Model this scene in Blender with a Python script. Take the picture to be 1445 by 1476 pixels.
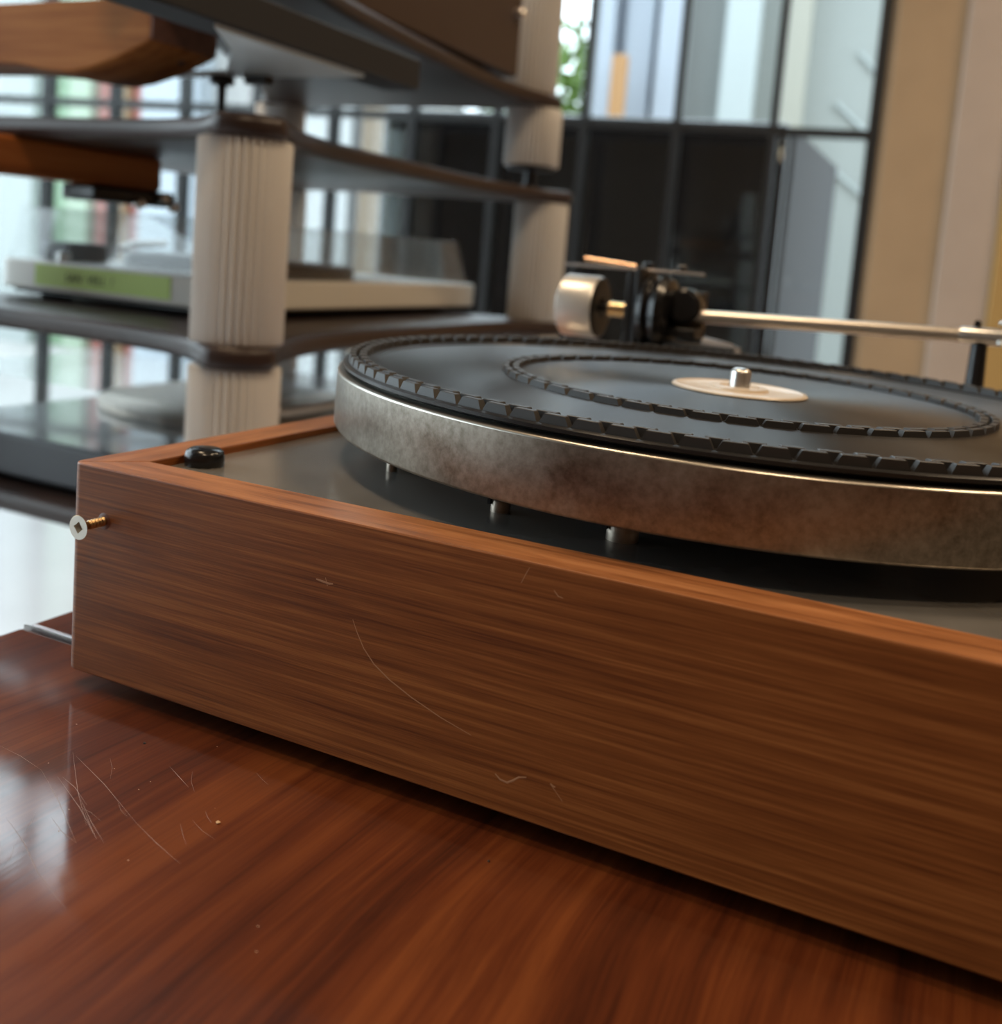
import bpy, bmesh, math, random
from math import sin, cos, pi, radians
from mathutils import Vector, Matrix

for o in list(bpy.data.objects): bpy.data.objects.remove(o)
S = bpy.context.scene
C = S.collection
random.seed(7)

# ------------------------------------------------------------------ camera
CAM = Vector((.25181, -.22584, .13883))
PITCH, ROLL, YAW, FPX = -.11525, -.07898, .44764, 1500.0
cd = bpy.data.cameras.new('camera')
cam = bpy.data.objects.new('camera', cd); C.objects.link(cam)
M = (Matrix.Rotation(YAW, 3, 'Z') @ Matrix.Rotation(PITCH, 3, 'X') @ Matrix.Rotation(ROLL, 3, 'Y')
     @ Matrix.Rotation(pi/2, 3, 'X'))
cam.matrix_world = Matrix.Translation(CAM) @ M.to_4x4()
cd.sensor_fit = 'VERTICAL'
cd.sensor_width = 36; cd.sensor_height = 36
cd.lens = FPX/1476*36
cd.shift_y = -(738-540)/1476
cd.clip_start = .01; cd.clip_end = 100
cd.dof.use_dof = True
cd.dof.focus_distance = .285
cd.dof.aperture_fstop = 11.5
S.camera = cam

# ------------------------------------------------------------------ world, exposure
S.view_settings.view_transform = 'Standard'
S.view_settings.look = 'None'
S.view_settings.exposure = 0.0
S.view_settings.gamma = 1.0
S.view_settings.use_curve_mapping = False
wd = bpy.data.worlds.new('World'); S.world = wd; wd.use_nodes = True
bg = wd.node_tree.nodes['Background']
bg.inputs[0].default_value = (.80, .90, 1.0, 1)
bg.inputs[1].default_value = 5.0
LAMP_W = 21.0
WARM = (1.0, .74, .48)

# room axes: u along the window wall, v into the room
U = Vector((.987, .1654, 0)).normalized(); V = Vector((U.y, -U.x, 0)); P0 = Vector((-.887, 2.777, 0))
FLOOR = -.756; CEIL = 2.45
UL, UR, VB = -2.63, 3.4, 5.6
LV0, LV1 = .16, 4.64      # glazed stretch of the left wall
def uv(u, v, z): 
    p = P0 + U*u + V*v
    return Vector((p.x, p.y, z))
def portal(c, along, inward, w, h):
    ld = bpy.data.lights.new('window_portal', 'AREA'); ld.shape = 'RECTANGLE'; ld.size = w; ld.size_y = h
    ld.cycles.is_portal = True
    o = bpy.data.objects.new('window_portal', ld); C.objects.link(o)
    z = Vector((0,0,1)); m = Matrix((along, z, -inward)).transposed()
    if m.determinant() < 0: m = Matrix((-along, z, -inward)).transposed()
    o.matrix_world = Matrix.Translation(c) @ m.to_4x4()
portal(uv((UL+.753)/2, -.06, (FLOOR+CEIL)/2), U, V, .753-UL, CEIL-FLOOR)
portal(uv(UL-.06, (LV0+LV1)/2, (FLOOR+CEIL)/2), V, U, LV1-LV0, CEIL-FLOOR)

# ------------------------------------------------------------------ helpers
def tag(o, label=None, cat=None, group=None, kind=None):
    if label: o['label'] = label
    if cat: o['category'] = cat
    if group: o['group'] = group
    if kind: o['kind'] = kind
    return o
def thing(name, label, cat, loc=(0,0,0), group=None):
    o = bpy.data.objects.new(name, None); C.objects.link(o); o.location = loc
    o.empty_display_size = .02
    return tag(o, label, cat, group)
def link(name, me, mat=None, parent=None, loc=None, rot=None):
    o = bpy.data.objects.new(name, me); C.objects.link(o)
    if mat and not me.materials: me.materials.append(mat)
    if parent:
        o.parent = parent
        # meshes are in world units; undo the parent's placement
        o.matrix_parent_inverse = Matrix.Translation(-abs_loc(parent))
    if loc is not None: o.location = loc
    if rot is not None: o.rotation_euler = rot
    return o
def abs_loc(o):
    # parents are placed in world numbers with inverse-compensated translation (rotation only on leaves or mats)
    return Vector(o.location)
def obj(name, bm, mat, parent=None, smooth=None, bevel=None, segs=2, loc=None, rot=None):
    me = bpy.data.meshes.new(name)
    bmesh.ops.recalc_face_normals(bm, faces=bm.faces)
    bm.to_mesh(me); bm.free()
    if smooth is not None:
        for p in me.polygons: p.use_smooth = True
        me.set_sharp_from_angle(angle=radians(smooth))
    o = link(name, me, mat, parent, loc, rot)
    if bevel:
        b = o.modifiers.new('bevel', 'BEVEL'); b.width = bevel; b.segments = segs; b.limit_method = 'ANGLE'; b.angle_limit = radians(35)
        for p in me.polygons: p.use_smooth = True
        me.set_sharp_from_angle(angle=radians(30))
        b.harden_normals = False
    return o
def box(bm, a, b):
    x0,y0,z0 = a; x1,y1,z1 = b
    vs = [bm.verts.new(p) for p in ((x0,y0,z0),(x1,y0,z0),(x1,y1,z0),(x0,y1,z0),(x0,y0,z1),(x1,y0,z1),(x1,y1,z1),(x0,y1,z1))]
    for f in ((0,1,2,3),(4,5,6,7),(0,1,5,4),(1,2,6,5),(2,3,7,6),(3,0,4,7)): bm.faces.new([vs[i] for i in f])
    return vs
def bx(a, b):
    bm = bmesh.new(); box(bm, a, b); return bm
def ubox(u0, u1, v0, v1, z0, z1, bm=None):
    bm = bm or bmesh.new()
    vs = [bm.verts.new(uv(*p)) for p in ((u0,v0,z0),(u1,v0,z0),(u1,v1,z0),(u0,v1,z0),(u0,v0,z1),(u1,v0,z1),(u1,v1,z1),(u0,v1,z1))]
    for f in ((0,1,2,3),(4,5,6,7),(0,1,5,4),(1,2,6,5),(2,3,7,6),(3,0,4,7)): bm.faces.new([vs[i] for i in f])
    return bm
def prism(poly, z0, z1, bm=None):
    bm = bm or bmesh.new()
    a = [bm.verts.new((x,y,z0)) for x,y in poly]; b = [bm.verts.new((x,y,z1)) for x,y in poly]
    bm.faces.new(a); bm.faces.new(b)
    n = len(poly)
    for i in range(n): bm.faces.new([a[i], a[(i+1)%n], b[(i+1)%n], b[i]])
    return bm
def lathe(prof, n=48, mat=None, bm=None, rfun=None):
    """prof: (r,z) list; revolves round z, closed with caps where r==0; mat: Matrix placing it"""
    bm = bm or bmesh.new(); rings = []
    for r, z in prof:
        if r <= 1e-9: rings.append([bm.verts.new((0,0,z))])
        else:
            rings.append([bm.verts.new(((r*(rfun(2*pi*i/n) if rfun else 1))*cos(2*pi*i/n), (r*(rfun(2*pi*i/n) if rfun else 1))*sin(2*pi*i/n), z)) for i in range(n)])
    for a, b in zip(rings, rings[1:]):
        for i in range(n):
            j = (i+1) % n
            if len(a) == 1 and len(b) == 1: continue
            if len(a) == 1: bm.faces.new([a[0], b[i], b[j]])
            elif len(b) == 1: bm.faces.new([a[i], a[j], b[0]])
            else: bm.faces.new([a[i], a[j], b[j], b[i]])
    if mat is not None:
        vs = [v for r in rings for v in r]
        bmesh.ops.transform(bm, matrix=mat, verts=vs)
    return bm
def tube(pts, r, n=10, bm=None, caps=True):
    bm = bm or bmesh.new(); rings = []
    P = [Vector(p) for p in pts]
    R = r if isinstance(r, (list, tuple)) else [r]*len(P)
    up = Vector((0,0,1))
    for i, p in enumerate(P):
        d = (P[min(i+1,len(P)-1)] - P[max(i-1,0)]).normalized()
        a = d.cross(up)
        if a.length < 1e-3: a = d.cross(Vector((0,1,0)))
        a.normalize(); b = a.cross(d)
        rings.append([bm.verts.new(p + a*R[i]*cos(2*pi*k/n) + b*R[i]*sin(2*pi*k/n)) for k in range(n)])
    for a, b in zip(rings, rings[1:]):
        for i in range(n): bm.faces.new([a[i], a[(i+1)%n], b[(i+1)%n], b[i]])
    if caps: bm.faces.new(rings[0]); bm.faces.new(rings[-1])
    return bm
def T(x, y, z): return Matrix.Translation((x,y,z))
RX = lambda a: Matrix.Rotation(a, 4, 'X')
RY = lambda a: Matrix.Rotation(a, 4, 'Y')
RZ = lambda a: Matrix.Rotation(a, 4, 'Z')

# ------------------------------------------------------------------ materials
class NT:
    def __init__(s, name):
        s.m = bpy.data.materials.new(name); s.m.use_nodes = True
        s.t = s.m.node_tree; s.p = s.t.nodes['Principled BSDF']
    def n(s, typ, **kw):
        x = s.t.nodes.new(typ)
        for k, v in kw.items():
            if k in x.inputs.keys() if isinstance(k, str) else False: x.inputs[k].default_value = v
            else: setattr(x, k, v)
        return x
    def l(s, a, b): s.t.links.new(a, b)
def plain(name, col, rough=.5, metal=0, spec=.5, coat=0, noise=0, nscale=30, **kw):
    k = NT(name); p = k.p
    p.inputs['Base Color'].default_value = (*col, 1); p.inputs['Roughness'].default_value = rough
    p.inputs['Metallic'].default_value = metal; p.inputs['Specular IOR Level'].default_value = spec
    p.inputs['Coat Weight'].default_value = coat; p.inputs['Coat Roughness'].default_value = .08
    for a, b in kw.items(): p.inputs[a].default_value = b
    if noise:
        tc = k.n('ShaderNodeTexCoord'); nz = k.n('ShaderNodeTexNoise'); nz.inputs['Scale'].default_value = nscale; nz.inputs['Detail'].default_value = 5
        k.l(tc.outputs['Object'], nz.inputs['Vector'])
        r = k.n('ShaderNodeValToRGB'); r.color_ramp.elements[0].position = .3; r.color_ramp.elements[1].position = .7
        r.color_ramp.elements[0].color = (*[c*(1-noise) for c in col], 1); r.color_ramp.elements[1].color = (*[min(1,c*(1+noise)) for c in col], 1)
        k.l(nz.outputs[0], r.inputs[0]); k.l(r.outputs[0], p.inputs['Base Color'])
    return k.m
def wood(name, axis, cols, fine=900, along=28, broad=60, rough=.4, coat=0, bump=.15, mixb=.5, spec=.4, wobble=0, coat_rough=.1, balong=None, lo=.41, hi=.60):
    """streaky veneer; axis = grain direction in object space"""
    k = NT(name); p = k.p
    tc = k.n('ShaderNodeTexCoord')
    src = tc.outputs['Object']
    if wobble:
        wz = k.n('ShaderNodeTexNoise'); wz.inputs['Scale'].default_value = 9; wz.inputs['Detail'].default_value = 1
        k.l(src, wz.inputs['Vector'])
        sub = k.n('ShaderNodeVectorMath', operation='SUBTRACT'); sub.inputs[1].default_value = (.5,.5,.5)
        k.l(wz.outputs['Color'], sub.inputs[0])
        sc = k.n('ShaderNodeVectorMath', operation='SCALE'); sc.inputs['Scale'].default_value = wobble
        k.l(sub.outputs[0], sc.inputs[0])
        ad = k.n('ShaderNodeVectorMath', operation='ADD'); k.l(src, ad.inputs[0]); k.l(sc.outputs[0], ad.inputs[1]); src = ad.outputs[0]
    def streak(across, al, detail):
        mp = k.n('ShaderNodeMapping'); s = [across]*3; s['XYZ'.index(axis)] = al; mp.inputs['Scale'].default_value = s
        k.l(src, mp.inputs['Vector'])
        z = k.n('ShaderNodeTexNoise'); z.inputs['Scale'].default_value = 1; z.inputs['Detail'].default_value = detail; z.inputs['Roughness'].default_value = .6
        k.l(mp.outputs[0], z.inputs['Vector']); return z.outputs[0]
    a0 = streak(fine, along, 4); b = streak(broad, balong or along*.25, 4); c = streak(fine*.33, along*.5, 2)
    def mx(x, y, f):
        m = k.n('ShaderNodeMix'); m.data_type = 'FLOAT'; m.inputs[0].default_value = f
        k.l(x, m.inputs[2]); k.l(y, m.inputs[3]); return m.outputs[0]
    a = mx(a0, streak(fine*2.3, along*2.5, 2), .35)
    v = mx(mx(a, c, .45), b, mixb)
    r = k.n('ShaderNodeValToRGB'); e = r.color_ramp.elements
    e[0].position = lo; e[1].position = hi
    e[0].color = (*cols[0], 1); e[1].color = (*cols[2], 1)
    m = e.new(.5); m.color = (*cols[1], 1)
    k.l(v, r.inputs[0]); k.l(r.outputs[0], p.inputs['Base Color'])
    bp = k.n('ShaderNodeBump'); bp.inputs['Strength'].default_value = bump; bp.inputs['Distance'].default_value = .0004
    hgt = mx(a, c, .4); k.l(hgt, bp.inputs['Height']); k.l(bp.outputs[0], p.inputs['Normal']); k.hgt = hgt
    p.inputs['Roughness'].default_value = rough; p.inputs['Specular IOR Level'].default_value = spec
    p.inputs['Coat Weight'].default_value = coat; p.inputs['Coat Roughness'].default_value = coat_rough
    return k
def emit_free_glass(name, tint=(1,1,1), rough=.02, refl=.9, ior=1.45, body=None, bodyw=.0):
    """thin clear sheet: transparent with a Fresnel reflection and, if asked, a little milky body"""
    m = bpy.data.materials.new(name); m.use_nodes = True; t = m.node_tree; t.nodes.clear()
    out = t.nodes.new('ShaderNodeOutputMaterial'); tr = t.nodes.new('ShaderNodeBsdfTransparent'); gl = t.nodes.new('ShaderNodeBsdfGlossy')
    tr.inputs[0].default_value = (*tint, 1); gl.inputs[0].default_value = (refl,refl,refl,1); gl.inputs['Roughness'].default_value = rough
    ge = t.nodes.new('ShaderNodeNewGeometry'); dt = t.nodes.new('ShaderNodeVectorMath'); dt.operation = 'DOT_PRODUCT'
    t.links.new(ge.outputs['Normal'], dt.inputs[0]); t.links.new(ge.outputs['Incoming'], dt.inputs[1])
    def mth(op, a, b=None, c=None):
        x = t.nodes.new('ShaderNodeMath'); x.operation = op
        for i, q in enumerate((a, b, c)):
            if q is None: continue
            if isinstance(q, (int, float)): x.inputs[i].default_value = q
            else: t.links.new(q, x.inputs[i])
        return x.outputs[0]
    f0 = ((ior-1)/(ior+1))**2
    fac = mth('MULTIPLY_ADD', mth('POWER', mth('SUBTRACT', 1.0, mth('ABSOLUTE', dt.outputs['Value'])), 5.0), 1-f0, f0)
    mx = t.nodes.new('ShaderNodeMixShader'); t.links.new(fac, mx.inputs[0])
    src = tr.outputs[0]
    if body:
        df = t.nodes.new('ShaderNodeBsdfDiffuse'); df.inputs[0].default_value = (*body, 1)
        m2 = t.nodes.new('ShaderNodeMixShader'); m2.inputs[0].default_value = bodyw
        t.links.new(tr.outputs[0], m2.inputs[1]); t.links.new(df.outputs[0], m2.inputs[2]); src = m2.outputs[0]
    t.links.new(src, mx.inputs[1]); t.links.new(gl.outputs[0], mx.inputs[2]); t.links.new(mx.outputs[0], out.inputs[0])
    return m

TEAK = [(.105,.027,.0055), (.215,.066,.0140), (.36,.130,.034)]
m_teak_x = wood('teak_veneer_lengthwise', 'X', TEAK, fine=2100, along=30, broad=330, rough=.45, coat=.05, coat_rough=.25, bump=.3, mixb=.32, balong=5, lo=.39, hi=.62, spec=.28).m
m_teak_y = wood('teak_veneer_crosswise', 'Y', TEAK, fine=2100, along=30, broad=330, rough=.45, coat=.05, coat_rough=.25, bump=.3, mixb=.32, balong=5, lo=.39, hi=.62, spec=.28).m
TOPW = [(.20,.068,.022), (.36,.135,.046), (.48,.20,.075)]
m_edge_x = wood('teak_edge_lengthwise', 'X', TOPW, fine=1500, along=60, broad=200, rough=.36, coat=.1, coat_rough=.3, bump=.2, mixb=.4).m
m_edge_y = wood('teak_edge_crosswise', 'Y', TOPW, fine=1500, along=60, broad=200, rough=.36, coat=.1, coat_rough=.3, bump=.2, mixb=.4).m
def table_material():
    k = wood('polished_mahogany', 'Y', [(.050,.0095,.0028), (.112,.0245,.0060), (.180,.047,.0110)], fine=900, along=16, broad=62, rough=.45, coat=1.0,
             bump=.05, mixb=.55, wobble=.012, coat_rough=.10, balong=3.0, spec=.2, lo=.40, hi=.62)
    k.p.inputs['Coat IOR'].default_value = 1.7
    # fine scratches: rough streaks in the lacquer
    tc = k.n('ShaderNodeTexCoord'); mp = k.n('ShaderNodeMapping'); mp.inputs['Scale'].default_value = (40,40,40)
    k.l(tc.outputs['Object'], mp.inputs['Vector'])
    nz = k.n('ShaderNodeTexNoise'); nz.inputs['Scale'].default_value = 1.2; nz.inputs['Detail'].default_value = 6; k.l(mp.outputs[0], nz.inputs['Vector'])
    mr = k.n('ShaderNodeMapRange'); mr.inputs[1].default_value = .35; mr.inputs[2].default_value = .75; mr.inputs[3].default_value = .05; mr.inputs[4].default_value = .13
    k.l(nz.outputs[0], mr.inputs[0]); k.l(mr.outputs[0], k.p.inputs['Coat Roughness'])
    cb = k.n('ShaderNodeBump'); cb.inputs['Strength'].default_value = .05; cb.inputs['Distance'].default_value = .0003
    k.l(k.hgt, cb.inputs['Height']); k.l(cb.outputs[0], k.p.inputs['Coat Normal'])
    return k.m
m_table = table_material()
m_strip = plain('inlay_metal', (.34,.33,.32), .3, 1)
m_scratch = plain('pale_scratch', (.40,.20,.10), .6)
m_scratch2 = plain('lacquer_scratch', (.42,.27,.20), .5)
m_dust = plain('pale_dust', (.55,.38,.28), .5)
m_black = plain('black_plastic', (.010,.010,.011), .22, spec=.5)
m_blackmatte = plain('black_paint', (.012,.012,.013), .45)
m_chrome = plain('bright_metal', (.78,.76,.73), .30, 1)
m_cw = plain('satin_counterweight', (.88,.86,.82), .40, .8)
m_steel = plain('worn_steel', (.34,.29,.24), .42, 1, noise=.25, nscale=300)
m_brass = plain('brassy_shank', (.45,.30,.15), .35, 1, noise=.3, nscale=500)
m_zinc = plain('zinc_head', (.75,.72,.64), .38, .9)
def platter_material():
    k = NT('tarnished_aluminium'); p = k.p
    tc = k.n('ShaderNodeTexCoord')
    def nz(s, d, sc=(1,1,1)):
        mp = k.n('ShaderNodeMapping'); mp.inputs['Scale'].default_value = sc; k.l(tc.outputs['Object'], mp.inputs[0])
        z = k.n('ShaderNodeTexNoise'); z.inputs['Scale'].default_value = s; z.inputs['Detail'].default_value = d; z.inputs['Roughness'].default_value = .65
        k.l(mp.outputs[0], z.inputs['Vector']); return z.outputs[0]
    a = nz(38, 6); b = nz(420, 3)
    m = k.n('ShaderNodeMix'); m.data_type = 'FLOAT'; m.inputs[0].default_value = .42; k.l(a, m.inputs[2]); k.l(b, m.inputs[3])
    r = k.n('ShaderNodeValToRGB'); r.color_ramp.elements[0].position = .36; r.color_ramp.elements[1].position = .64
    r.color_ramp.elements[0].color = (.15,.125,.095,1); r.color_ramp.elements[1].color = (.36,.325,.275,1)
    k.l(m.outputs[0], r.inputs[0]); k.l(r.outputs[0], p.inputs['Base Color'])
    mr = k.n('ShaderNodeMapRange'); mr.inputs[1].default_value = .3; mr.inputs[2].default_value = .7; mr.inputs[3].default_value = .33; mr.inputs[4].default_value = .52
    k.l(a, mr.inputs[0]); k.l(mr.outputs[0], p.inputs['Roughness'])
    p.inputs['Metallic'].default_value = .92
    return k.m
m_platter = platter_material()
m_platter_lip = plain('polished_rim', (.50,.46,.40), .30, 1)
def mat_material():
    k = NT('grooved_rubber'); p = k.p
    p.inputs['Base Color'].default_value = (.022,.021,.021,1); p.inputs['Roughness'].default_value = .33
    p.inputs['Specular IOR Level'].default_value = .28
    tc = k.n('ShaderNodeTexCoord'); sx = k.n('ShaderNodeSeparateXYZ'); k.l(tc.outputs['Object'], sx.inputs[0])
    cx = k.n('ShaderNodeCombineXYZ'); k.l(sx.outputs[0], cx.inputs[0]); k.l(sx.outputs[1], cx.inputs[1])
    ln = k.n('ShaderNodeVectorMath', operation='LENGTH'); k.l(cx.outputs[0], ln.inputs[0])
    mu = k.n('ShaderNodeMath', operation='MULTIPLY'); mu.inputs[1].default_value = 2*pi/.0011; k.l(ln.outputs['Value'], mu.inputs[0])
    sn = k.n('ShaderNodeMath', operation='SINE'); k.l(mu.outputs[0], sn.inputs[0])
    bp = k.n('ShaderNodeBump'); bp.inputs['Strength'].default_value = .12; bp.inputs['Distance'].default_value = .00006; k.l(sn.outputs[0], bp.inputs['Height'])
    k.l(bp.outputs[0], p.inputs['Normal'])
    tg = k.n('ShaderNodeTangent'); tg.direction_type = 'RADIAL'; tg.axis = 'Z'
    k.l(tg.outputs[0], p.inputs['Tangent']); p.inputs['Anisotropic'].default_value = .9; p.inputs['Anisotropic Rotation'].default_value = .25
    return k.m
m_mat = mat_material()
m_rib = plain('moulded_rubber', (.026,.024,.023), .48)
m_deck = plain('satin_grey_deck', (.31,.29,.265), .20, .5, noise=.12, nscale=45)
m_cream = plain('cream_disc', (.70,.59,.46), .30, spec=.6)
m_flute = plain('off_white_column', (.76,.75,.73), .45, .1)
m_shelf = plain('dark_wood_shelf', (.036,.021,.017), .40, spec=.4)
m_white = plain('ivory_body', (.80,.78,.71), .45)
m_clear = emit_free_glass('clear_acrylic', (.96,.97,.97), .04, .95, 1.45, (.7,.72,.72), .07)
m_pane = emit_free_glass('window_glass', (.95,.98,.97), .0, .9, 1.35)
m_tape = plain('green_tape', (.62,.82,.24), .6)
m_ink = plain('ink', (.10,.16,.06), .7)
m_greybody = plain('slate_grey_body', (.055,.062,.075), .42)
m_slab = plain('graphite_body', (.026,.029,.034), .55, spec=.3)
m_sky_sheen = plain('sky_sheen_plate', (.66,.77,.82), .35, spec=.5)  # pale blue stands in for daylight reflected on the underside
m_oak = wood('light_brown_wood', 'X', [(.19,.066,.016),(.32,.120,.032),(.40,.165,.05)], fine=300, along=12, broad=60, rough=.6, bump=.05, spec=.1).m
m_endgrain = plain('dark_end_grain', (.17,.082,.062), .5, noise=.2, nscale=120)
m_orangewood = wood('orange_brown_wood', 'Y', [(.26,.075,.018),(.38,.12,.030),(.45,.155,.045)], fine=250, along=10, broad=60, rough=.5, bump=.03, spec=.2).m
m_brownbox = plain('brown_cabinet', (.060,.038,.030), .5)
m_frame = plain('black_window_frame', (.012,.013,.014), .4)
m_lacquer = plain('black_lacquer', (.008,.008,.010), .10, coat=.5)
m_cabside = plain('grey_cabinet_side', (.085,.085,.088), .9, spec=.05)
m_floor = plain('pale_polished_floor', (.55,.54,.55), .16, spec=.6, noise=.06, nscale=2)
m_ceil = plain('dark_ceiling_paint', (.10,.085,.07), .8)
m_wall = plain('warm_wall_paint', (.52,.42,.31), .7)
m_wallb = plain('dark_brown_wall_paint', (.13,.085,.055), .7)
m_tan = plain('tan_jamb', (.40,.27,.155), .6, noise=.06, nscale=6)
m_pink = plain('pinkish_panel', (.46,.36,.29), .6, noise=.04, nscale=6)
m_ochre = plain('ochre_trim', (.44,.27,.09), .55)

# ------------------------------------------------------------------ the room
def struct(name, bm, m, parent=None, **kw):
    o = obj(name, bm, m, parent, **kw)
    if not parent: o['kind'] = 'structure'
    return o
WE = .753      # right end of the glazing
struct('floor', ubox(UL, UR, -.10, VB, FLOOR-.06, FLOOR), m_floor)
struct('ceiling', ubox(UL, UR, -.10, VB, CEIL, CEIL+.06), m_ceil)
struct('wall_left', ubox(UL-.1, UL, LV1, VB, FLOOR, CEIL), m_wall)
struct('trim_4', ubox(UL-.1, UL, -.10, LV0, FLOOR, CEIL), m_frame)
struct('wall_right', ubox(UR, UR+.1, -.10, VB, FLOOR, CEIL), m_wallb)
struct('wall_back', ubox(UL-.1, UR+.1, VB, VB+.1, FLOOR-.06, CEIL+.06), m_wallb)
struct('wall_front', ubox(WE+.01, UR, -.10, -.0, FLOOR, CEIL), m_tan)
struct('trim_1', ubox(.775, .953, 0, .022, FLOOR, CEIL), m_tan, bevel=.003)
struct('trim_2', ubox(.953, 1.090, 0, .05, FLOOR, CEIL), m_pink, bevel=.004)
struct('trim_3', ubox(1.090, 1.34, 0, .075, FLOOR, CEIL), m_ochre, bevel=.004)
# gridded window wall
win = bpy.data.objects.new('window_1', None); C.objects.link(win); win['kind'] = 'structure'
PW = .28; NP = 12; HZ = [FLOOR+.02, .553, 1.45, CEIL-.02]
edges = [WE - PW*i for i in range(NP+1)]
for i, e in enumerate(edges):
    w = .022 if i == 0 else .0115
    obj('mullion', ubox(e-w, e+w, -.05, .0, FLOOR, CEIL), m_frame, win)
for z in HZ:
    for i in range(NP):
        obj('transom', ubox(edges[i+1]+.0115, edges[i]-(.022 if i == 0 else .0115), -.045, -.005, z-.012, z+.012), m_frame, win)
for j in range(len(HZ)-1):
    for i in range(NP):
        obj('pane', ubox(edges[i+1]+.012, edges[i]-(.022 if i == 0 else .012), -.028, -.022, HZ[j]+.012, HZ[j+1]-.012), m_pane, win)

win2 = bpy.data.objects.new('window_2', None); C.objects.link(win2); win2['kind'] = 'structure'
NQ = 8; PV = (LV1-LV0)/NQ
for i in range(NQ+1):
    e = LV0+PV*i
    obj('mullion', ubox(UL-.05, UL, max(LV0,e-.0115), min(LV1,e+.0115), FLOOR, CEIL), m_frame, win2)
for z in HZ:
    for i in range(NQ):
        obj('transom', ubox(UL-.045, UL-.005, LV0+PV*i+.0115, LV0+PV*(i+1)-.0115, z-.012, z+.012), m_frame, win2)
for j in range(len(HZ)-1):
    for i in range(NQ):
        obj('pane', ubox(UL-.028, UL-.022, LV0+PV*i+.012, LV0+PV*(i+1)-.012, HZ[j]+.012, HZ[j+1]-.012), m_pane, win2)

# ceiling lamps (out of view, they light the room)
def lamp(x, y, w, label, r=.20, z=CEIL):
    t = thing('ceiling_lamp', label, 'lamp', (x, y, z), 'ceiling lamps')
    obj('housing', lathe([(0,0),(.30,0),(.30,-.05),(.285,-.05),(.28,-.012),(0,-.012)], 48, T(x,y,z)), m_blackmatte, t, smooth=40)
    ld = bpy.data.lights.new('bulb', 'AREA'); ld.shape = 'DISK'; ld.size = 2*r; ld.energy = w; ld.color = WARM
    o = bpy.data.objects.new('bulb', ld); C.objects.link(o); o.parent = t; o.location = (0,0,-.03)
LAMPS = [(-.55,-.05,1.0,'black-rimmed round ceiling lamp above the left end of the table'), (1.7,.5,1.2,'black-rimmed round ceiling lamp right of the record player'),
         (.9,-1.1,.9,'black-rimmed round ceiling lamp over the near edge of the table'), (1.5,1.8,1.1,'black-rimmed round ceiling lamp near the tan wall')]
for x, y, w, lab in LAMPS: lamp(x, y, LAMP_W*w, lab)

# ------------------------------------------------------------------ outside
struct('ground_outside', ubox(-14, 9, -16, 12, FLOOR-.25, FLOOR-.08), plain('pale_paving', (.34,.33,.32), .7, noise=.08, nscale=1.5))
def facade():
    t = thing('shopfront_building', 'pale building across the street seen through the black gridded window', 'building', uv(-1.5,-3.6,FLOOR-.08))
    mats = {}
    def mm(c):
        if c not in mats: mats[c] = plain('facade_tone_%d' % len(mats), tuple(q*.45 for q in c), .6)
        return mats[c]
    Wt = (.78,.80,.80); Bw = (.68,.76,.84); Gy = (.48,.50,.50); Gg = (.52,.56,.52); Cr = (.72,.68,.56)
    segs = [  # u0,u1,v,z0,z1,colour
        (-7.5,-5.43,-3.6,-.84,1.95,Wt), (-5.43,-5.12,-3.5,-.84,1.95,(.62,.68,.66)), (-5.12,-4.80,-3.6,-.84,1.3,(.30,.50,.28)), (-5.12,-4.80,-3.6,1.3,1.95,(.45,.60,.42)),
        (-4.80,-4.62,-3.5,-.84,1.95,(.55,.70,.50)), (-4.62,-4.42,-3.6,-.84,1.95,(.75,.25,.20)), (-4.42,-4.32,-3.5,-.84,1.95,(.80,.55,.28)),
        (-4.32,-4.17,-3.6,-.84,1.95,(.78,.28,.24)), (-4.17,-3.70,-3.5,-.84,1.95,Bw), (-3.70,-2.95,-3.7,-.84,1.95,(.62,.60,.58)),
        (-2.95,-2.50,-3.5,-.84,1.95,Wt), (-2.50,-2.42,-3.6,-.84,1.95,(.12,.12,.15)), (-2.42,-2.26,-3.5,-.84,1.95,(.40,.30,.20)),
        (-2.26,-1.85,-3.7,-.84,1.35,Cr), (-2.26,-1.85,-3.7,1.35,1.95,Wt)]
    for u0,u1,v,z0,z1,c in segs: obj('wall_panel', ubox(u0,u1,v-.25,v,z0,z1), mm(c), t)
facade()
def pavilion():
    t = thing('white_pavilion', 'white columned pavilion outside behind the tall window panes', 'building', uv(0,-3.5,FLOOR-.08))
    Bw = plain('bluish_white_render', (0.360,0.395,0.450), .6); Gy = plain('grey_green_render', (0.230,0.240,0.230), .6); Lt = plain('bright_render', (0.400,0.440,0.440), .6)
    Cr = plain('cream_render', (0.330,0.320,0.270), .6); Gn = plain('pale_green_grey', (0.300,0.320,0.305), .6); Bd = plain('grey_blue_render', (0.275,0.300,0.350), .6)
    for u0,u1,v,m in [(-.86,-.70,-3.3,Bw),(-.70,-.64,-3.5,Bd),(-.64,-.47,-3.4,Bw),(-.47,-.42,-3.6,Bd),(-.42,-.27,-3.3,Bw),
                      (-.27,-.03,-3.5,Gy),(-.03,.17,-3.35,Lt),(.17,.32,-3.5,Gn),(.32,.46,-3.4,Cr),(.46,1.06,-3.6,Gn),(1.06,1.9,-3.5,Lt)]:
        obj('pillar', ubox(u0,u1,v-.35,v,FLOOR-.08,2.5), m, t)
    for k in range(3):
        a = uv(.55+.1*k, -3.58, .9+.3*k); b = uv(1.0, -3.58, .55+.35*k)
        obj('brace', tube([a, b], .012, 6), Lt, t)
    obj('roof', ubox(-.9,1.95,-4.0,-3.2,2.5,2.62), Bw, t)
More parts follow.
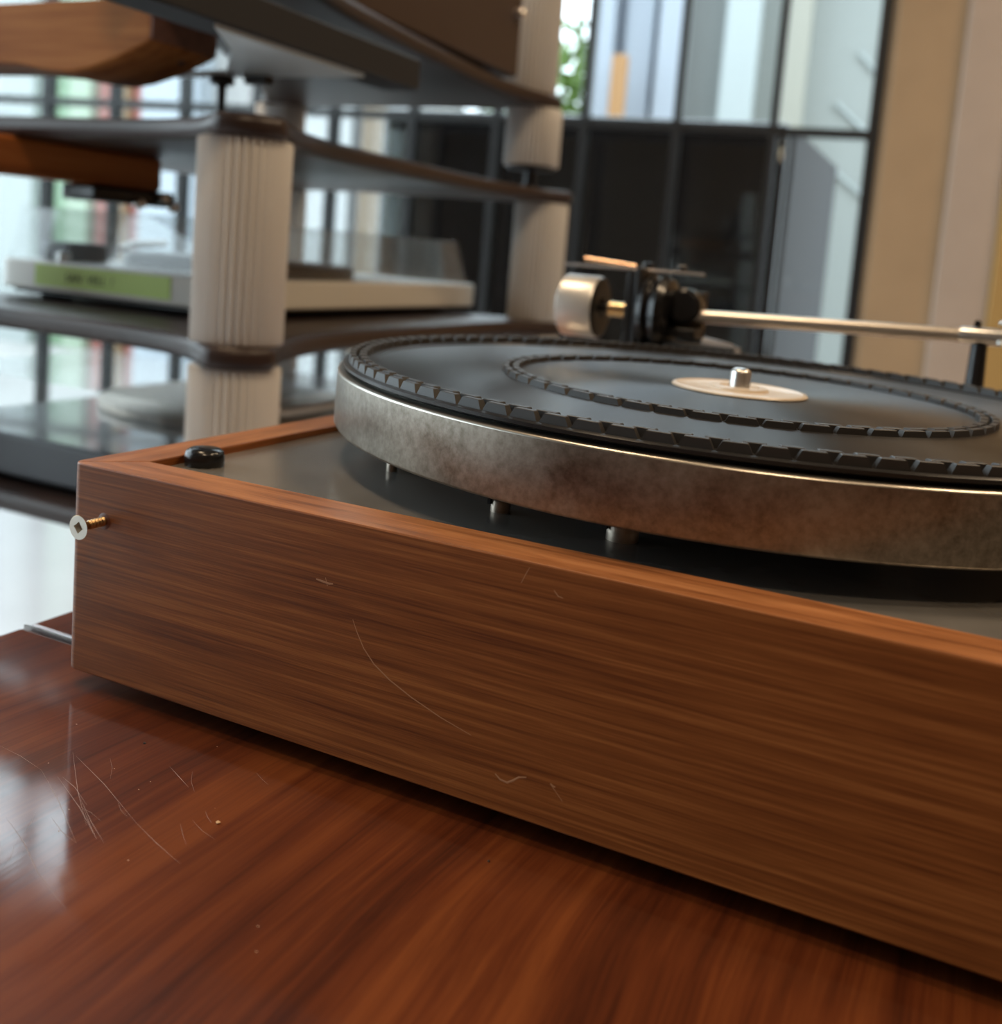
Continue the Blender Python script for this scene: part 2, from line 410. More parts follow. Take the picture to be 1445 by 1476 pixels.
pavilion()
tag(obj('orange_post', ubox(-.655,-.565,-3.2,-3.12,FLOOR-.08,1.37), plain('orange_paint', (0.400,0.210,0.085), .6), bevel=.01),
    'orange post standing in front of the white pavilion outside', 'post')
def tree():
    t = thing('street_tree', 'leafy green tree outside, left of the white pavilion', 'tree', uv(-1.12,-4.4,FLOOR-.08))
    b = uv(-1.15,-4.4,FLOOR-.08)
    obj('trunk', tube([b, b+Vector((.03,0,.9)), b+Vector((0,.05,1.8))], [.06,.05,.03], 8), plain('bark', (.16,.11,.07), .8), t)
    bm = bmesh.new()
    for i in range(2400):
        d = Vector((random.gauss(0,1), random.gauss(0,1), random.gauss(0,1))).normalized()*random.random()**.4
        c = uv(-1.15,-4.4,0) + Vector((d.x*.75, d.y*.6, 1.0 + d.z*.85))
        a = Vector((random.uniform(-1,1),random.uniform(-1,1),random.uniform(-1,1))).normalized(); e = a.orthogonal().normalized()*.03; a *= .06
        bm.faces.new([bm.verts.new(c+q) for q in (a, e, -a, -e)])
    o = obj('foliage', bm, plain('leaf', (0.150,0.240,0.050), .5), t); o['kind'] = 'stuff'
tree()
def cabinet():
    t = thing('black_cabinet', 'large glossy black cabinet with grey side, behind the lower window panes', 'cabinet', uv(0,-.7,FLOOR-.08))
    P = [uv(-.82,-.16,0), uv(.515,-.16,0), uv(.665,-1.30,0), uv(-.67,-1.30,0)]
    obj('body', prism([(p.x,p.y) for p in P], FLOOR-.08, .60), m_lacquer, t, bevel=.02)
    n = (P[2]-P[1]).normalized(); s = Vector((n.y,-n.x,0))
    if s.dot(U) < 0: s = -s
    a = P[1]+n*.03+s*.001; b = P[2]-n*.02+s*.001
    obj('side_panel', prism([(a.x,a.y),(b.x,b.y),(b.x+s.x*.012,b.y+s.y*.012),(a.x+s.x*.012,a.y+s.y*.012)], FLOOR, .585), m_cabside, t)
cabinet()

# ------------------------------------------------------------------ table
TZ = -.006
SCRATCH = [[(.0363,-.0289),(.0529,-.0421),(.0670,-.0521)],[(.0434,-.0401),(.0597,-.0475),(.0735,-.0549)],[(.0443,-.0394),(.0510,-.0413),(.0598,-.0455)],
    [(.0559,-.0441),(.0668,-.0504),(.0759,-.0550)],[(.0386,-.0298),(.0556,-.0360),(.0753,-.0446)],[(.0372,-.0400),(.0530,-.0481),(.0707,-.0585)],
    [(.0604,-.0471),(.0677,-.0516),(.0735,-.0549)],[(.0177,-.0372),(.0269,-.0380),(.0372,-.0400)],[(.0753,-.0446),(.0858,-.0484),(.0963,-.0516)],
    [(.0493,-.0602),(.0610,-.0649),(.0734,-.0714),(.0880,-.0766)],[(.0628,-.0199),(.0687,-.0226),(.0744,-.0252)],[(.0580,-.0544),(.0647,-.0572),(.0707,-.0585)]]
DUST = [(.024,-.0167),(.0357,-.0365),(.0581,-.0494),(.0636,-.0573),(.0518,-.0289),(.0645,-.0286),(.0654,-.0041),(.0868,-.0292),(.0857,-.057),(.1253,-.0595),(.1302,-.0659),(.0648,-.0331)]
def table():
    t = thing('table', 'glossy red-brown mahogany table carrying the wooden turntable', 'table', (.5,.0,FLOOR))
    obj('table_top', bx((-.050,-.75,TZ-.03), (1.15,.0255,TZ)), m_table, t, bevel=.0025, segs=3)
    obj('inlay_strip', bx((-.050,.0261,TZ-.03), (1.15,.0270,TZ+.0001)), m_strip, t)
    obj('rear_leaf', bx((-.050,.0274,TZ-.03), (1.15,.46,TZ)), m_table, t, bevel=.002)
    for x in (.0,1.06):
        for y in (-.70,.36):
            obj('leg', bx((x,y,FLOOR), (x+.05,y+.05,TZ-.03)), m_table, t, bevel=.004)
    # scratches in the lacquer, pale dust specks lying on it
    for line in SCRATCH:
        P = [Vector((x,y,TZ+.00003)) for x,y in line]; n = len(P); bm = bmesh.new()
        tube(P, [.000012]+[.00005]*(n-2)+[.000012], 4, bm); obj('scratch', bm, m_scratch2, t)
    rnd = random.Random(3)
    for i in range(10):
        x = rnd.gauss(.068,.016); y = rnd.gauss(-.036,.014); a = rnd.gauss(-.5,.3); L = rnd.uniform(.005,.014)
        d = Vector((cos(a), sin(a),0)); p = Vector((x,y,TZ+.00003)); bm = bmesh.new()
        tube([p, p+d*L*.5+Vector((-d.y,d.x,0))*L*rnd.uniform(-.06,.06), p+d*L], [.00001,.00003,.00001], 4, bm); obj('scratch', bm, m_scratch2, t)
    for x, y in DUST:
        bm = bmesh.new(); r = rnd.uniform(.00012,.00028); n = 6
        bm.faces.new([bm.verts.new((x+r*rnd.uniform(.5,1.6)*cos(2*pi*k/n), y+r*rnd.uniform(.4,1)*sin(2*pi*k/n), TZ+.00004)) for k in range(n)]); obj('dust_speck', bm, m_dust, t)
table()
def crumb(name, p, r, m, label, seed):
    rn = random.Random(seed); bm = bmesh.new(); bmesh.ops.create_icosphere(bm, subdivisions=1, radius=r)
    for v in bm.verts: v.co *= rn.uniform(.6,1.3); v.co.z *= .5
    lo = min(v.co.z for v in bm.verts)
    bmesh.ops.translate(bm, verts=bm.verts, vec=Vector(p)-Vector((0,0,lo)))
    return tag(obj(name, bm, m), label, 'crumb')

# ------------------------------------------------------------------ the foreground turntable
H, TF, TL, X1, Y1 = .0655, .0169, .0156, .43, .395
DZ = .0628
tt = thing('record_player', 'teak-framed record player with exposed metal platter on the table', 'record player', (.2,.18,TZ))
def turntable():
    # rounded outer corner on the front-left, mitred joints
    R = .0042
    arc = [(R-R*cos(a), R-R*sin(a)) for a in [i*pi/4/6 for i in range(7)]]       # from left side towards the diagonal
    diag = (R-R*cos(pi/4), R-R*sin(pi/4))
    arc2 = [(R-R*cos(a), R-R*sin(a)) for a in [pi/4+i*pi/4/6 for i in range(7)]]
    front = [(TL, TF)] + arc2 + [(X1,0), (X1-TL, TF)]
    left = [(TL-.00005, TF), (TL-.00005, Y1-TF), (0, Y1)] + [(0, R)] + arc[1:]
    def pan(name, poly, m, me, b=.0008):
        bm = prism(poly, 0, H)
        # soften only the long top and bottom outer edges
        o = obj(name, bm, m, tt)
        o.data.materials.append(me)
        for p in o.data.polygons:
            if p.normal.z > .9: p.material_index = 1
        md = o.modifiers.new('bevel','BEVEL'); md.width = b; md.segments = 3; md.limit_method = 'ANGLE'; md.angle_limit = radians(60)
        md.material = -1
        for p in o.data.polygons: p.use_smooth = True
        o.data.set_sharp_from_angle(angle=radians(35))
        return o
    tag(pan('front_panel', front, m_teak_x, m_edge_x), 'long brown teak veneer front panel')
    pan('side_panel', left, m_teak_y, m_edge_y)
    pan('side_panel', [(X1,0),(X1,Y1),(X1-TL,Y1-TF),(X1-TL,TF)], m_teak_y, m_edge_y)
    pan('back_panel', [(0,Y1),(TL,Y1-TF),(X1-TL,Y1-TF),(X1,Y1)], m_teak_x, m_edge_x)
    obj('deck_plate', bx((TL,TF,DZ-.002), (X1-TL,Y1-TF,DZ)), m_deck, tt)
    obj('base_board', bx((TL,TF,.001), (X1-TL,Y1-TF,.004)), m_blackmatte, tt)
    for x in (.05,X1-.05):
        for y in (.045,Y1-.05):
            obj('foot', lathe([(0,TZ),(.012,TZ),(.013,TZ+.002),(.013,.0012),(0,.0012)], 24, T(x,y,0)), m_black, tt, smooth=40)
    # power knob
    obj('knob', lathe([(0,DZ),(.0062,DZ),(.0064,DZ+.0004),(.0064,DZ+.0034),(.0060,DZ+.0047),(.0048,DZ+.0056),(.0025,DZ+.0060),(0,DZ+.0061)], 48, T(.0222,.0342,0)), m_black, tt, smooth=60)
    # mounting bolts
    def bolt(x, y, r, h, slot=True, lip=True):
        bm = lathe([(0,0),(r,0),(r,h*.86),(r*.88,h),(r*.55,h),(r*.5,h*.8),(0,h*.8)], 28, T(x,y,DZ))
        o = obj('bolt', bm, m_steel, tt, smooth=40)
        if slot:
            obj('bolt_slot', bx((x-r*1.01,y-r*1.02,DZ+h*.62), (x-r*.70,y-r*.20,DZ+h*1.002)), m_blackmatte, o)
    bolt(.1232,.0490,.0030,.0038); bolt(.1630,.0450,.0046,.0052); bolt(.0705,.0722,.0018,.0030, False)
    # screw driven half way into the front panel
    bs = Vector((.0146,.0,.0494)); L = .0098
    q = RX(pi/2)
    sc = obj('screw', lathe([(0,-.004),(.0012,-.004),(.0012,.0004)] + [r for i in range(5) for r in ((.00150,.0008+i*.0012),(.00115,.0014+i*.0012))] + [(.0012,.0070),(.0013,L-.0022),(.0035,L-.0003),(.0037,L-.0001),(.0036,L)], 24, Matrix.Translation(bs) @ q), m_brass, tt, smooth=30)
    # flat head with a square socket
    bm = bmesh.new(); n = 32; rr = .0036; zt = L; s = .00130
    ring = [bm.verts.new((rr*cos(2*pi*i/n), rr*sin(2*pi*i/n), zt)) for i in range(n)]
    sq = []
    for i in range(n):
        a = 2*pi*i/n; c = max(abs(cos(a)), abs(sin(a))); sq.append(bm.verts.new((s*cos(a)/c, s*sin(a)/c, zt)))
    lo = [bm.verts.new((v.co.x*.85, v.co.y*.85, zt-.0016)) for v in sq]
    for i in range(n):
        j = (i+1)%n; bm.faces.new([ring[i],ring[j],sq[j],sq[i]]); bm.faces.new([sq[i],sq[j],lo[j],lo[i]])
    bm.faces.new(lo)
    bmesh.ops.transform(bm, matrix=Matrix.Translation(bs) @ q @ RZ(radians(40)), verts=bm.verts)
    obj('screw_head', bm, m_zinc, sc)
    obj('screw_hole', lathe([(.0012,0),(.0024,.00001),(.0029,-.0004),(.0012,-.001)], 32, T(.0146,-.0001,.0494) @ RX(pi/2)), plain('dark_worn_ring', (.13,.05,.03), .45), tt, smooth=40)
    # wear marks on the veneer
    def mark(pts, w):
        P = [Vector((x,-.00003,z)) for x,z in pts]
        bm = bmesh.new(); n = len(P)
        tube(P, [w*(.35+.65*sin(pi*(i+.5)/n)) for i in range(n)], 4, bm)
        for v in bm.verts: v.co.y = -.00004 + (v.co.y+.00003)*.12
        obj('scratch', bm, m_scratch, tt)
    mark([(.1055,.0395),(.1070,.0365),(.1095,.0325),(.113,.0290),(.118,.0260),(.125,.0230),(.134,.0200),(.143,.0178)], .00018)
    mark([(.1505,.0098),(.1520,.0087),(.1540,.0085),(.1555,.0095),(.1570,.0108),(.159,.0114)], .00030)
    mark([(.1552,.0640),(.1543,.0622),(.1533,.0598)], .00010)
    mark([(.1620,.0598),(.1632,.0586),(.1645,.0584)], .00016)
    mark([(.1655,.0118),(.1662,.0112),(.1668,.0113)], .00028)
    mark([(.0930,.0480),(.0950,.0478),(.0972,.0476),(.0985,.0478)], .00032)
    mark([(.0960,.0490),(.0968,.0468)], .00012)
    mark([(.1655,.0116),(.1690,.0082)], .00010)
turntable()

# platter, mat and centre
PC = Vector((.1641,.1645,0)); ZT, ZB, RP = .0928, .0729, .15
TILT = (-.00355, .0125, 0)      # slight lean of the sprung sub-chassis
def prot(name, bm, m, parent=None, z=0, **kw):
    o = obj(name, bm, m, parent or tt, loc=(PC.x, PC.y, z), rot=TILT, **kw)
    return o
def platter():
    z0 = ZB; h = ZT-ZB
    o = prot('platter', lathe([(.0,.006),(.128,.006),(.132,.001),(.1475,.0),(.1492,.0004),(.15,.0014),(.15,h-.0008)], 200), m_platter, z=z0, smooth=50)
    prot('platter_lip', lathe([(.15,h-.0008),(.1498,h-.0003),(.1490,h),(.1440,h),(.1435,h-.001),(0,h-.001)], 200), m_platter_lip, z=z0, smooth=50)
    prot('platter_hub', lathe([(.055,-(ZB-DZ)+.0005),(.055,.006),(0,.006)], 64), m_blackmatte, z=z0, smooth=40)
    mz = ZT
    mat = prot('rubber_mat', lathe([(0,.0),(.1440,.0),(.1445,.0008),(.1468,.0010),(.1478,.0014),(.1480,.0024),(.1474,.0028),(.1462,.0028),(.1366,.0026),(.1360,.0020),
                                    (.0905,.0020),(.0900,.0020),(.0260,.0020),(0,.0020)], 240), m_mat, z=mz, smooth=40)
    # moulded ribs: two staggered rings near the edge and two near the middle
    def rib_mesh(L, W, hh):
        bm = bmesh.new(); t = hh*.52
        lo = [bm.verts.new(p) for p in ((-L/2,-W/2,0),(L/2,-W/2,0),(L/2,W/2,0),(-L/2,W/2,0))]
        hi = [bm.verts.new(p) for p in ((-L/2+t,-W/2+t*.2,hh),(L/2-t,-W/2+t*.2,hh),(L/2-t,W/2-t*.2,hh),(-L/2+t,W/2-t*.2,hh))]
        bm.faces.new(hi); bm.faces.new(lo)
        for i in range(4): bm.faces.new([lo[i],lo[(i+1)%4],hi[(i+1)%4],hi[i]])
        bmesh.ops.bevel(bm, geom=[e for e in bm.edges if e.verts[0] in hi and e.verts[1] in hi], offset=.00018, segments=1, affect='EDGES')
        bmesh.ops.recalc_face_normals(bm, faces=bm.faces)
        me = bpy.data.meshes.new('rib'); bm.to_mesh(me); bm.free(); me.materials.append(m_rib); return me
    Rt = Matrix.Rotation(TILT[0],4,'X'); 
    import mathutils
    Rt = mathutils.Euler(TILT).to_matrix().to_4x4()
    for rad, n, W, off, z, hh in [(.1447,98,.0026,0,.0027,.0027), (.1410,98,.0030,.5,.0026,.0027), (.0882,52,.0026,0,.0019,.0021), (.0846,52,.0030,.5,.0019,.0021)]:
        me = rib_mesh(2*pi*rad/n*.95, W, hh)
        for i in range(n):
            a = 2*pi*(i+off)/n
            o = bpy.data.objects.new('rib', me); C.objects.link(o); o.parent = mat
            o.location = (rad*cos(a), rad*sin(a), z); o.rotation_euler = (0,0,a+pi/2)
    prot('centre_disc', lathe([(0,.0019),(.0245,.0019),(.0252,.0024),(.0247,.0030),(.0235,.0032),(.0225,.0026),(.0110,.0026),(.0105,.0036),(.0095,.0038),(.0075,.0038),(.007,.003),(0,.003)], 96), m_cream, z=mz, smooth=40)
    prot('spindle', lathe([(0,.001),(.0039,.001),(.0039,.0088),(.0034,.0099),(.0022,.0105),(0,.0107)], 32), m_chrome, z=mz, smooth=40)
platter()

def tonearm():
    ay = .340
    base = obj('tonearm_base', lathe([(0,DZ),(.026,DZ),(.027,DZ+.002),(.027,DZ+.010),(.019,DZ+.016),(.016,DZ+.030),(0,DZ+.030)], 48, T(.077,ay,0)), m_blackmatte, tt, smooth=40)
    zc = .1125
    AX = lambda x, z=zc: T(x,ay,z) @ RY(pi/2)     # lathe axis along +x
    arm = obj('arm_tube', tube([(.088,ay,.1128),(.13,ay,.1139),(.19,ay,.1156),(.235,ay,.1168)], .0036, 20), plain('satin_arm_metal', (.82,.74,.64), .32, 1), tt, smooth=60)
    obj('arm_collar', lathe([(0,0),(.0040,0),(.0043,.001),(.0043,.030),(0,.030)], 24, T(.231,ay,.1168) @ RY(pi/2-.025)), m_chrome, arm, smooth=40)
    obj('headshell', bx((.262,ay-.010,.1145),(.315,ay+.010,.1200)), m_chrome, arm, bevel=.001)
    for z in (.1235,.1135): obj('finger_lift_screw', lathe([(0,0),(.0022,0),(.0026,.0008),(.0020,.0022),(0,.0026)], 16, T(.2505,ay-.006,z)), m_chrome, arm, smooth=40)
    # counterweight on its stub
    obj('counterweight', lathe([(0,0),(.0165,0),(.0178,.0012),(.0178,.0205),(.0172,.0218)], 64, AX(.0185)), m_cw, arm, smooth=40)
    obj('counterweight_face', lathe([(.0172,.0218),(.0150,.0228),(.006,.0220),(.0055,.0205),(0,.0205)], 64, AX(.0185)), m_blackmatte, arm, smooth=40)
    obj('stub_shaft', lathe([(0,0),(.0042,0),(.0042,.012),(0,.012)], 24, AX(.046)), plain('gilt_metal', (.85,.66,.38), .2, 1), arm, smooth=40)
    obj('rear_rod', lathe([(0,0),(.0022,0),(.0022,.05),(0,.05)], 16, AX(.036)), m_blackmatte, arm, smooth=40)
    # black pivot housing: yoke, rings and posts
    h = obj('pivot_housing', lathe([(.0095,0),(.0170,0),(.0205,.002),(.0215,.005),(.0190,.0072),(.0205,.0095),(.0218,.0125),(.0195,.0160),(.0150,.0175),(.0095,.0175)], 48, AX(.0660)), m_black, tt, smooth=35)
    obj('bearing_block', bx((.0635,ay-.012,.0930),(.0670,ay+.012,.1375)), m_blackmatte, h, bevel=.001)
    obj('bearing_post', bx((.0560,ay-.005,DZ+.02),(.0610,ay+.005,.1360)), m_blackmatte, h, bevel=.001)
    obj('bearing_yoke', bx((.0840,ay-.006,.1000),(.0985,ay+.014,.1060)), m_blackmatte, h, bevel=.001)
    obj('bearing_yoke', bx((.0840,ay+.004,.1200),(.0985,ay+.014,.1262)), m_blackmatte, h, bevel=.001)
    obj('bearing_plate', bx((.0835,ay+.010,.1000),(.0985,ay+.014,.1262)), plain('dull_bronze', (.16,.12,.08), .4, .7), h)
    obj('bias_wheel', lathe([(0,0),(.0085,0),(.0100,.0015),(.0100,.010),(.008,.012),(0,.012)], 32, T(.0900,ay+.006,.1180) @ RX(pi/2)), m_black, h, smooth=40)
    # thin silver cross plate on top, and behind it a rod coloured as the warm orange highlight
    obj('top_plate', bx((.0175,ay-.004,.1352),(.0985,ay+.004,.1368)), plain('grey_plate', (.40,.37,.35), .35, .8), h, bevel=.0004)
    obj('highlight_rod', tube([(.0240,ay+.010,.1400),(.0560,ay+.010,.1376)], .0013, 12), plain('orange_highlight', (.85,.50,.28), .25, 1), h)
    for x, r in ((.0665,.0035), (.0860,.003)): obj('cap_screw', lathe([(0,0),(r,0),(r,.0028),(r*.7,.0038),(0,.004)], 20, T(x,ay,.1368)), m_black, h, smooth=40)
    obj('lift_lever', tube([(.103,ay-.002,.0980),(.118,ay-.004,.0955),(.128,ay-.004,.0900)], [.0045,.005,.003], 12), plain('grey_lever', (.22,.22,.24), .35), tt, smooth=50)
    obj('lift_platform', bx((.083,ay-.012,.0930),(.122,ay+.008,.0985)), m_blackmatte, tt, bevel=.001)
    obj('lift_post', bx((.095,ay-.006,DZ),(.108,ay+.004,.0930)), m_blackmatte, tt)
    # arm rest
    r = obj('arm_rest', lathe([(0,DZ),(.008,DZ),(.008,DZ+.002),(.0052,DZ+.006),(.0038,.1130),(0,.1130)], 28, T(.2405,ay,0)), m_black, tt, smooth=40)
    obj('rest_clip', tube([(.2385,ay+.0052,.1120),(.2385,ay+.0062,.1175),(.2385,ay+.005,.1225),(.2385,ay+.002,.1232)], .0017, 10), m_black, r, smooth=60)
tonearm()

crumb('wood_crumb', (.0922,-.0340,TZ), .0007, plain('pale_crumb', (.62,.40,.22), .7), 'tiny pale wood crumb lying on the glossy table top', 4)
crumb('dark_speck', (.0480,-.0143,TZ), .0004, m_blackmatte, 'tiny black speck on the table left of the pale crumb', 5)
crumb('dark_speck', (.1558,-.0114,TZ), .00035, m_blackmatte, 'tiny black speck on the table near the front panel middle', 6)

# ------------------------------------------------------------------ equipment rack
P1, P2, P3, P4 = (-.206,.318), (-.236,.862), (-.600,.318), (-.600,.862)
CR = .0305
ZA, ZBs, ZC, ZD = (.303,.318), (.199,.2135), (.051,.067), (-.094,-.078)
rack = thing('equipment_rack', 'dark shelved equipment rack with fluted off-white columns left of the table', 'rack', (-.41,.59,FLOOR))
def outline(dip=.045, lobe=.0335, cs=None):
    cs = cs or [P1, P2, P4, P3]; cx = sum(p[0] for p in cs)/4; cy = sum(p[1] for p in cs)/4
    pts = []
    dirs = [(0,-1),(1,0),(0,1),(-1,0)]       # outward normals of the sides P3-P1, P1-P2, P2-P4, P4-P3
    a0 = [-pi/2, 0, pi/2, pi]
    for i, p in enumerate(cs):
        for k in range(9):
            a = a0[i] + pi/2*k/8; pts.append((p[0]+lobe*cos(a), p[1]+lobe*sin(a)))
        q = cs[(i+1)%4]; nx, ny = cos(a0[i]+pi/2), sin(a0[i]+pi/2)
        for k in range(1, 24):
            t = k/24; d = lobe - dip*(1-(2*t-1)**4)
            pts.append((p[0]+(q[0]-p[0])*t+nx*d, p[1]+(q[1]-p[1])*t+ny*d))
    return pts
def column(p, z0, z1, r=CR, spike=False):
    n = 36*6
    rf = lambda a: 1 - .13*(.5-.5*cos(36*a))**.8
    zs = z0 + (.026 if spike else 0)
    o = obj('column', lathe([(0,zs),(r*.97,zs),(r,zs+.001),(r,z1-.001),(r*.97,z1),(0,z1)], n, T(p[0],p[1],0), rfun=rf), m_flute, rack, smooth=50)
    if spike:
        obj('spike_foot', lathe([(0,z0),(.0085,z0),(.0095,z0+.003),(.0060,z0+.008),(.0060,z0+.020),(r*.80,zs-.004),(r*.85,zs-.0002),(0,zs-.0002)], 28, T(p[0],p[1],0)), m_blackmatte, o, smooth=40)
ol = outline(); ola = outline(.03, cs=[P1, (P2[0]-.022,P2[1]), (-.61,P4[1]), (-.31,P3[1]+.012)])
for za, zb in (ZA, ZBs, ZC, ZD, (-.60,-.584)):
    obj('shelf', prism(ola if za > .3 else ol, za, zb), m_shelf, rack, bevel=.0055, segs=3)
for p in ((P2[0]-.018,P2[1]), (-.61,P4[1])): column(p, ZBs[1], ZA[0], .0315, True)
for p in (P1, P2, P3, P4):
    column(p, ZC[1], ZBs[0]); column(p, ZD[1], ZC[0]); column(p, -.584, ZD[0]); column(p, FLOOR, -.60)
column((P2[0]-.026,P2[1]-.004), ZA[1], .52, .0315)
# wooden runner fixed under the second shelf
bm = prism([(-.470,.150),(-.440,.150),(-.438,.47),(-.440,.484),(-.446,.490),(-.462,.490),(-.468,.484),(-.470,.47)], .1695, .1988)
rn_ = tag(obj('wooden_runner', bm, m_orangewood, rack, bevel=.006, segs=4), 'orange-brown wooden runner with rounded end under the shelf')

obj('clip', bx((-.474,.405,.1560),(-.434,.497,.1694)), m_black, rn_, bevel=.003)
for y, z in ((.478,.164),(.490,.157),(.45,.157)):
    obj('clip_knob', lathe([(0,0),(.004,0),(.005,.002),(.004,.007),(0,.008)], 20, T(-.434,y,z) @ RY(pi/2)), m_chrome, rn_, smooth=40)

# ------------------------------------------------------------------ ivory record player on the rack
def ivory_player():
    t = thing('record_player', 'ivory record player with clear lid and green tape label on rack shelf', 'record player', (-.44,.64,ZC[1]))
    x0,x1,y0,y1 = -.572,-.310,.420,.868
    R = .02
    poly = []
    for cx, cy, a in ((x1-R,y1-R,0),(x0+R,y1-R,pi/2),(x0+R,y0+R,pi),(x1-.006,y0+.006,1.5*pi)):
        rr = .006 if a > 4 else R
        for k in range(7): poly.append((cx+rr*cos(a+pi/2*k/6), cy+rr*sin(a+pi/2*k/6)))
    obj('body', prism(poly, .0755, .1010), m_white, t, bevel=.002)
    obj('base_plate', bx((x0+.012,y0+.012,.0715),(x1-.012,y1-.012,.0757)), m_blackmatte, t)
    for x in (x0+.04,x1-.04):
        for y in (y0+.035,y1-.05): obj('foot', lathe([(0,ZC[1]),(.013,ZC[1]),(.015,.0717),(0,.0717)], 20, T(x,y,0)), m_black, t, smooth=40)
    # hollow acrylic lid, walls sloping slightly inwards
    def ring(x0,x1,y0,y1,z): return [(x0,y0,z),(x1,y0,z),(x1,y1,z),(x0,y1,z)]
    bm = bmesh.new()
    oa = ring(x0+.010,x1-.002,y0+.004,y1-.030,.1013); ob = ring(x0+.018,x1-.006,y0+.012,y1-.052,.1480)
    w = .0025
    ia = ring(x0+.010+w,x1-.002-w,y0+.004+w,y1-.030-w,.1013); ib = ring(x0+.018+w,x1-.006-w,y0+.012+w,y1-.052-w,.1480-w)
    V_ = [[bm.verts.new(p) for p in r] for r in (oa,ob,ib,ia)]
    for a, b in zip(V_, V_[1:]):
        for i in range(4): bm.faces.new([a[i],a[(i+1)%4],b[(i+1)%4],b[i]])
    for i in range(4): bm.faces.new([V_[3][i],V_[3][(i+1)%4],V_[0][(i+1)%4],V_[0][i]])
    bm.faces.new(V_[1]); bm.faces.new(V_[2])
    obj('dust_cover', bm, m_clear, t)
    obj('platter', lathe([(0,.1015),(.110,.1015),(.112,.103),(.112,.112),(.108,.1135),(0,.1135)], 64, T(-.442,.60,0)), m_blackmatte, t, smooth=40)
    obj('control_block', bx((-.552,.455,.1012),(-.518,.50,.1180)), m_greybody, t, bevel=.002)
    obj('switch_cap', lathe([(0,.1012),(.006,.1012),(.006,.108),(.004,.110),(0,.110)], 20, T(-.505,.438,0)), m_chrome, t, smooth=40)
    obj('tonearm', tube([(-.545,.60,.122),(-.49,.50,.120),(-.46,.46,.116)], .004, 10), m_chrome, t, smooth=50)
    tp = obj('label_tape', bx((-.519,.4192,.0800),(-.362,.4199,.0990)), m_tape, t)
    # handwritten scrawl, blurred in the photograph
    cu = bpy.data.curves.new('handwriting', 'FONT'); cu.body = 'SAN  VELL  !'; cu.size = .0105; cu.extrude = .0001; cu.shear = .2
    tmp = bpy.data.objects.new('handwriting_curve', cu); C.objects.link(tmp)
    dg = bpy.context.evaluated_depsgraph_get(); me = bpy.data.meshes.new_from_object(tmp.evaluated_get(dg))
    bpy.data.objects.remove(tmp)
    me.transform(T(-.482,.4190,.0855) @ RX(pi/2)); me.materials.clear(); me.materials.append(m_ink)
    link('handwriting', me, None, tp)
ivory_player()

def grey_player():
    t = thing('record_player', 'slate grey record player with clear lid on the lower rack shelf', 'record player', (-.42,.58,ZD[1]))
    x0,x1,y0,y1 = -.575,-.265,.352,.80
    obj('body', bx((x0,y0,-.072),(x1,y1,-.0375)), m_greybody, t, bevel=.003)
    obj('plinth_base', bx((x0+.012,y0+.012,-.0755),(x1-.012,y1-.012,-.0722)), m_blackmatte, t)
    for x in (x0+.03,x1-.03):
        for y in (y0+.05,y1-.05): obj('foot', lathe([(0,ZD[1]),(.014,ZD[1]),(.014,-.0757),(0,-.0757)], 20, T(x,y,0)), m_black, t)
    bm = bmesh.new(); box(bm, (x0+.004,y0+.004,-.0373),(x1-.004,y1-.01,.0090)); obj('dust_cover', bm, m_clear, t)
    obj('platter', lathe([(0,-.037),(.13,-.037),(.132,-.035),(.132,-.030),(.128,-.028),(0,-.028)], 64, T(-.44,.60,0)), m_steel, t, smooth=40)
    obj('tonearm', tube([(-.30,.72,-.012),(-.30,.50,-.012),(-.34,.44,-.014)], .0045, 10), m_chrome, t, smooth=50)
    obj('arm_base', lathe([(0,-.037),(.02,-.037),(.02,-.015),(0,-.015)], 28, T(-.30,.72,0)), m_blackmatte, t, smooth=40)
    obj('hinge_block', bx((-.30,y1-.05,-.037),(-.285,y1-.03,.004)), m_blackmatte, t)
grey_player()

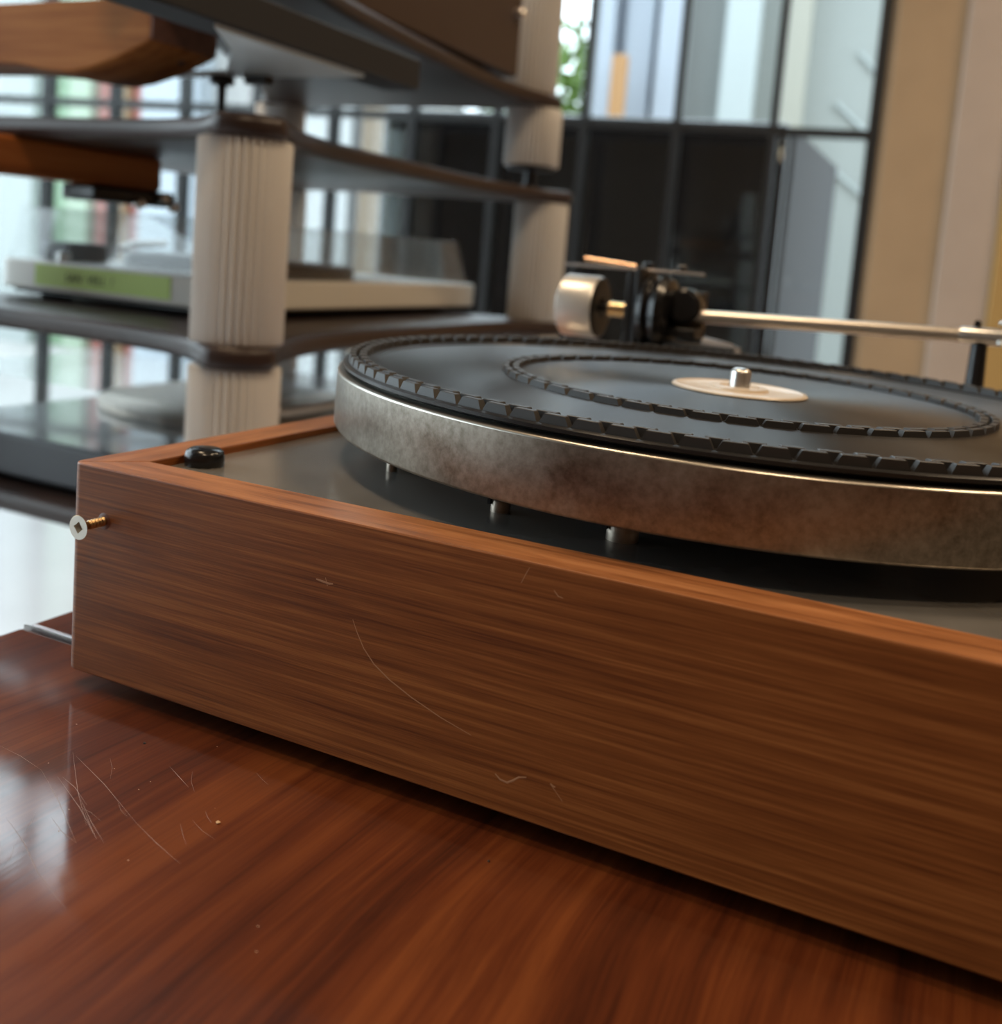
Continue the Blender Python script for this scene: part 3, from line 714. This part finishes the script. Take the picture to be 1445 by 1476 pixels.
def upper_stand():
    t = thing('turntable_stand', 'graphite rail stand with plate coloured with sky sheen and wooden crossbar on upper rack shelf', 'stand', (-.27,.34,ZBs[1]))
    obj('side_rail', bx((-.205,.150,.2572),(-.172,.474,.2800)), m_slab, t, bevel=.0015)
    obj('sky_sheen_plate', prism([(-.176,.250),(-.176,.404),(-.350,.404),(-.350,.393),(-.285,.386),(-.215,.310)], .2545, .2571), m_sky_sheen, t)
    # wooden crossbar with a rounded belly
    prof = [(-.300,.2654),(-.311,.2609),(-.331,.2538),(-.358,.2468),(-.378,.2441),(-.401,.2460),(-.432,.2505),(-.473,.2532),(-.64,.2545),(-.64,.2948),(-.300,.2948)]
    bm = bmesh.new(); y0, y1 = .325, .391
    a = [bm.verts.new((x,y0,z)) for x,z in prof]; b = [bm.verts.new((x,y1,z)) for x,z in prof]
    bm.faces.new(a); bm.faces.new(b)
    for i in range(len(prof)): bm.faces.new([a[i],a[(i+1)%len(a)],b[(i+1)%len(a)],b[i]])
    o = obj('crossbar', bm, m_oak, t, bevel=.0015)
    tag(o, 'light brown wooden crossbar with dark end')
    obj('end_cap', bx((-.3003,y0+.0005,.2664),(-.2985,y1-.0005,.2943)), m_endgrain, o, bevel=.0005)
    obj('screw_hole', lathe([(0,0),(.0028,0),(.0028,.0005),(0,.0005)], 14, T(-.3145,.371,.2592) @ RY(radians(-22))), m_blackmatte, o)
    obj('foot_pad', bx((-.275,.394,.2485),(-.255,.403,.2546)), m_blackmatte, t)
    for x, y, zt in ((-.299,.398,.2545),(-.60,.36,.2545)):
        obj('spike_foot', lathe([(0,ZBs[1]),(.0025,ZBs[1]),(.0034,zt-.007),(.009,zt-.006),(.009,zt),(0,zt)], 16, T(x,y,0)), m_blackmatte, t, smooth=40)
upper_stand()
def brown_box():
    t = thing('amplifier', 'brown wooden amplifier case on the top rack shelf', 'amplifier', (-.40,.55,ZA[1]))
    obj('case', bx((-.345,.36,.323),(-.240,.782,.43)), m_brownbox, t, bevel=.003)
    for x in (-.325,-.265):
        for y in (.40,.72): obj('foot', lathe([(0,ZA[1]),(.012,ZA[1]),(.012,.3232),(0,.3232)], 16, T(x,y,0)), m_black, t)
    obj('corner_knob', lathe([(0,0),(.006,0),(.006,.008),(.004,.010),(0,.010)], 20, T(-.240,.768,.385) @ RY(pi/2)), m_chrome, t, smooth=40)
brown_box()
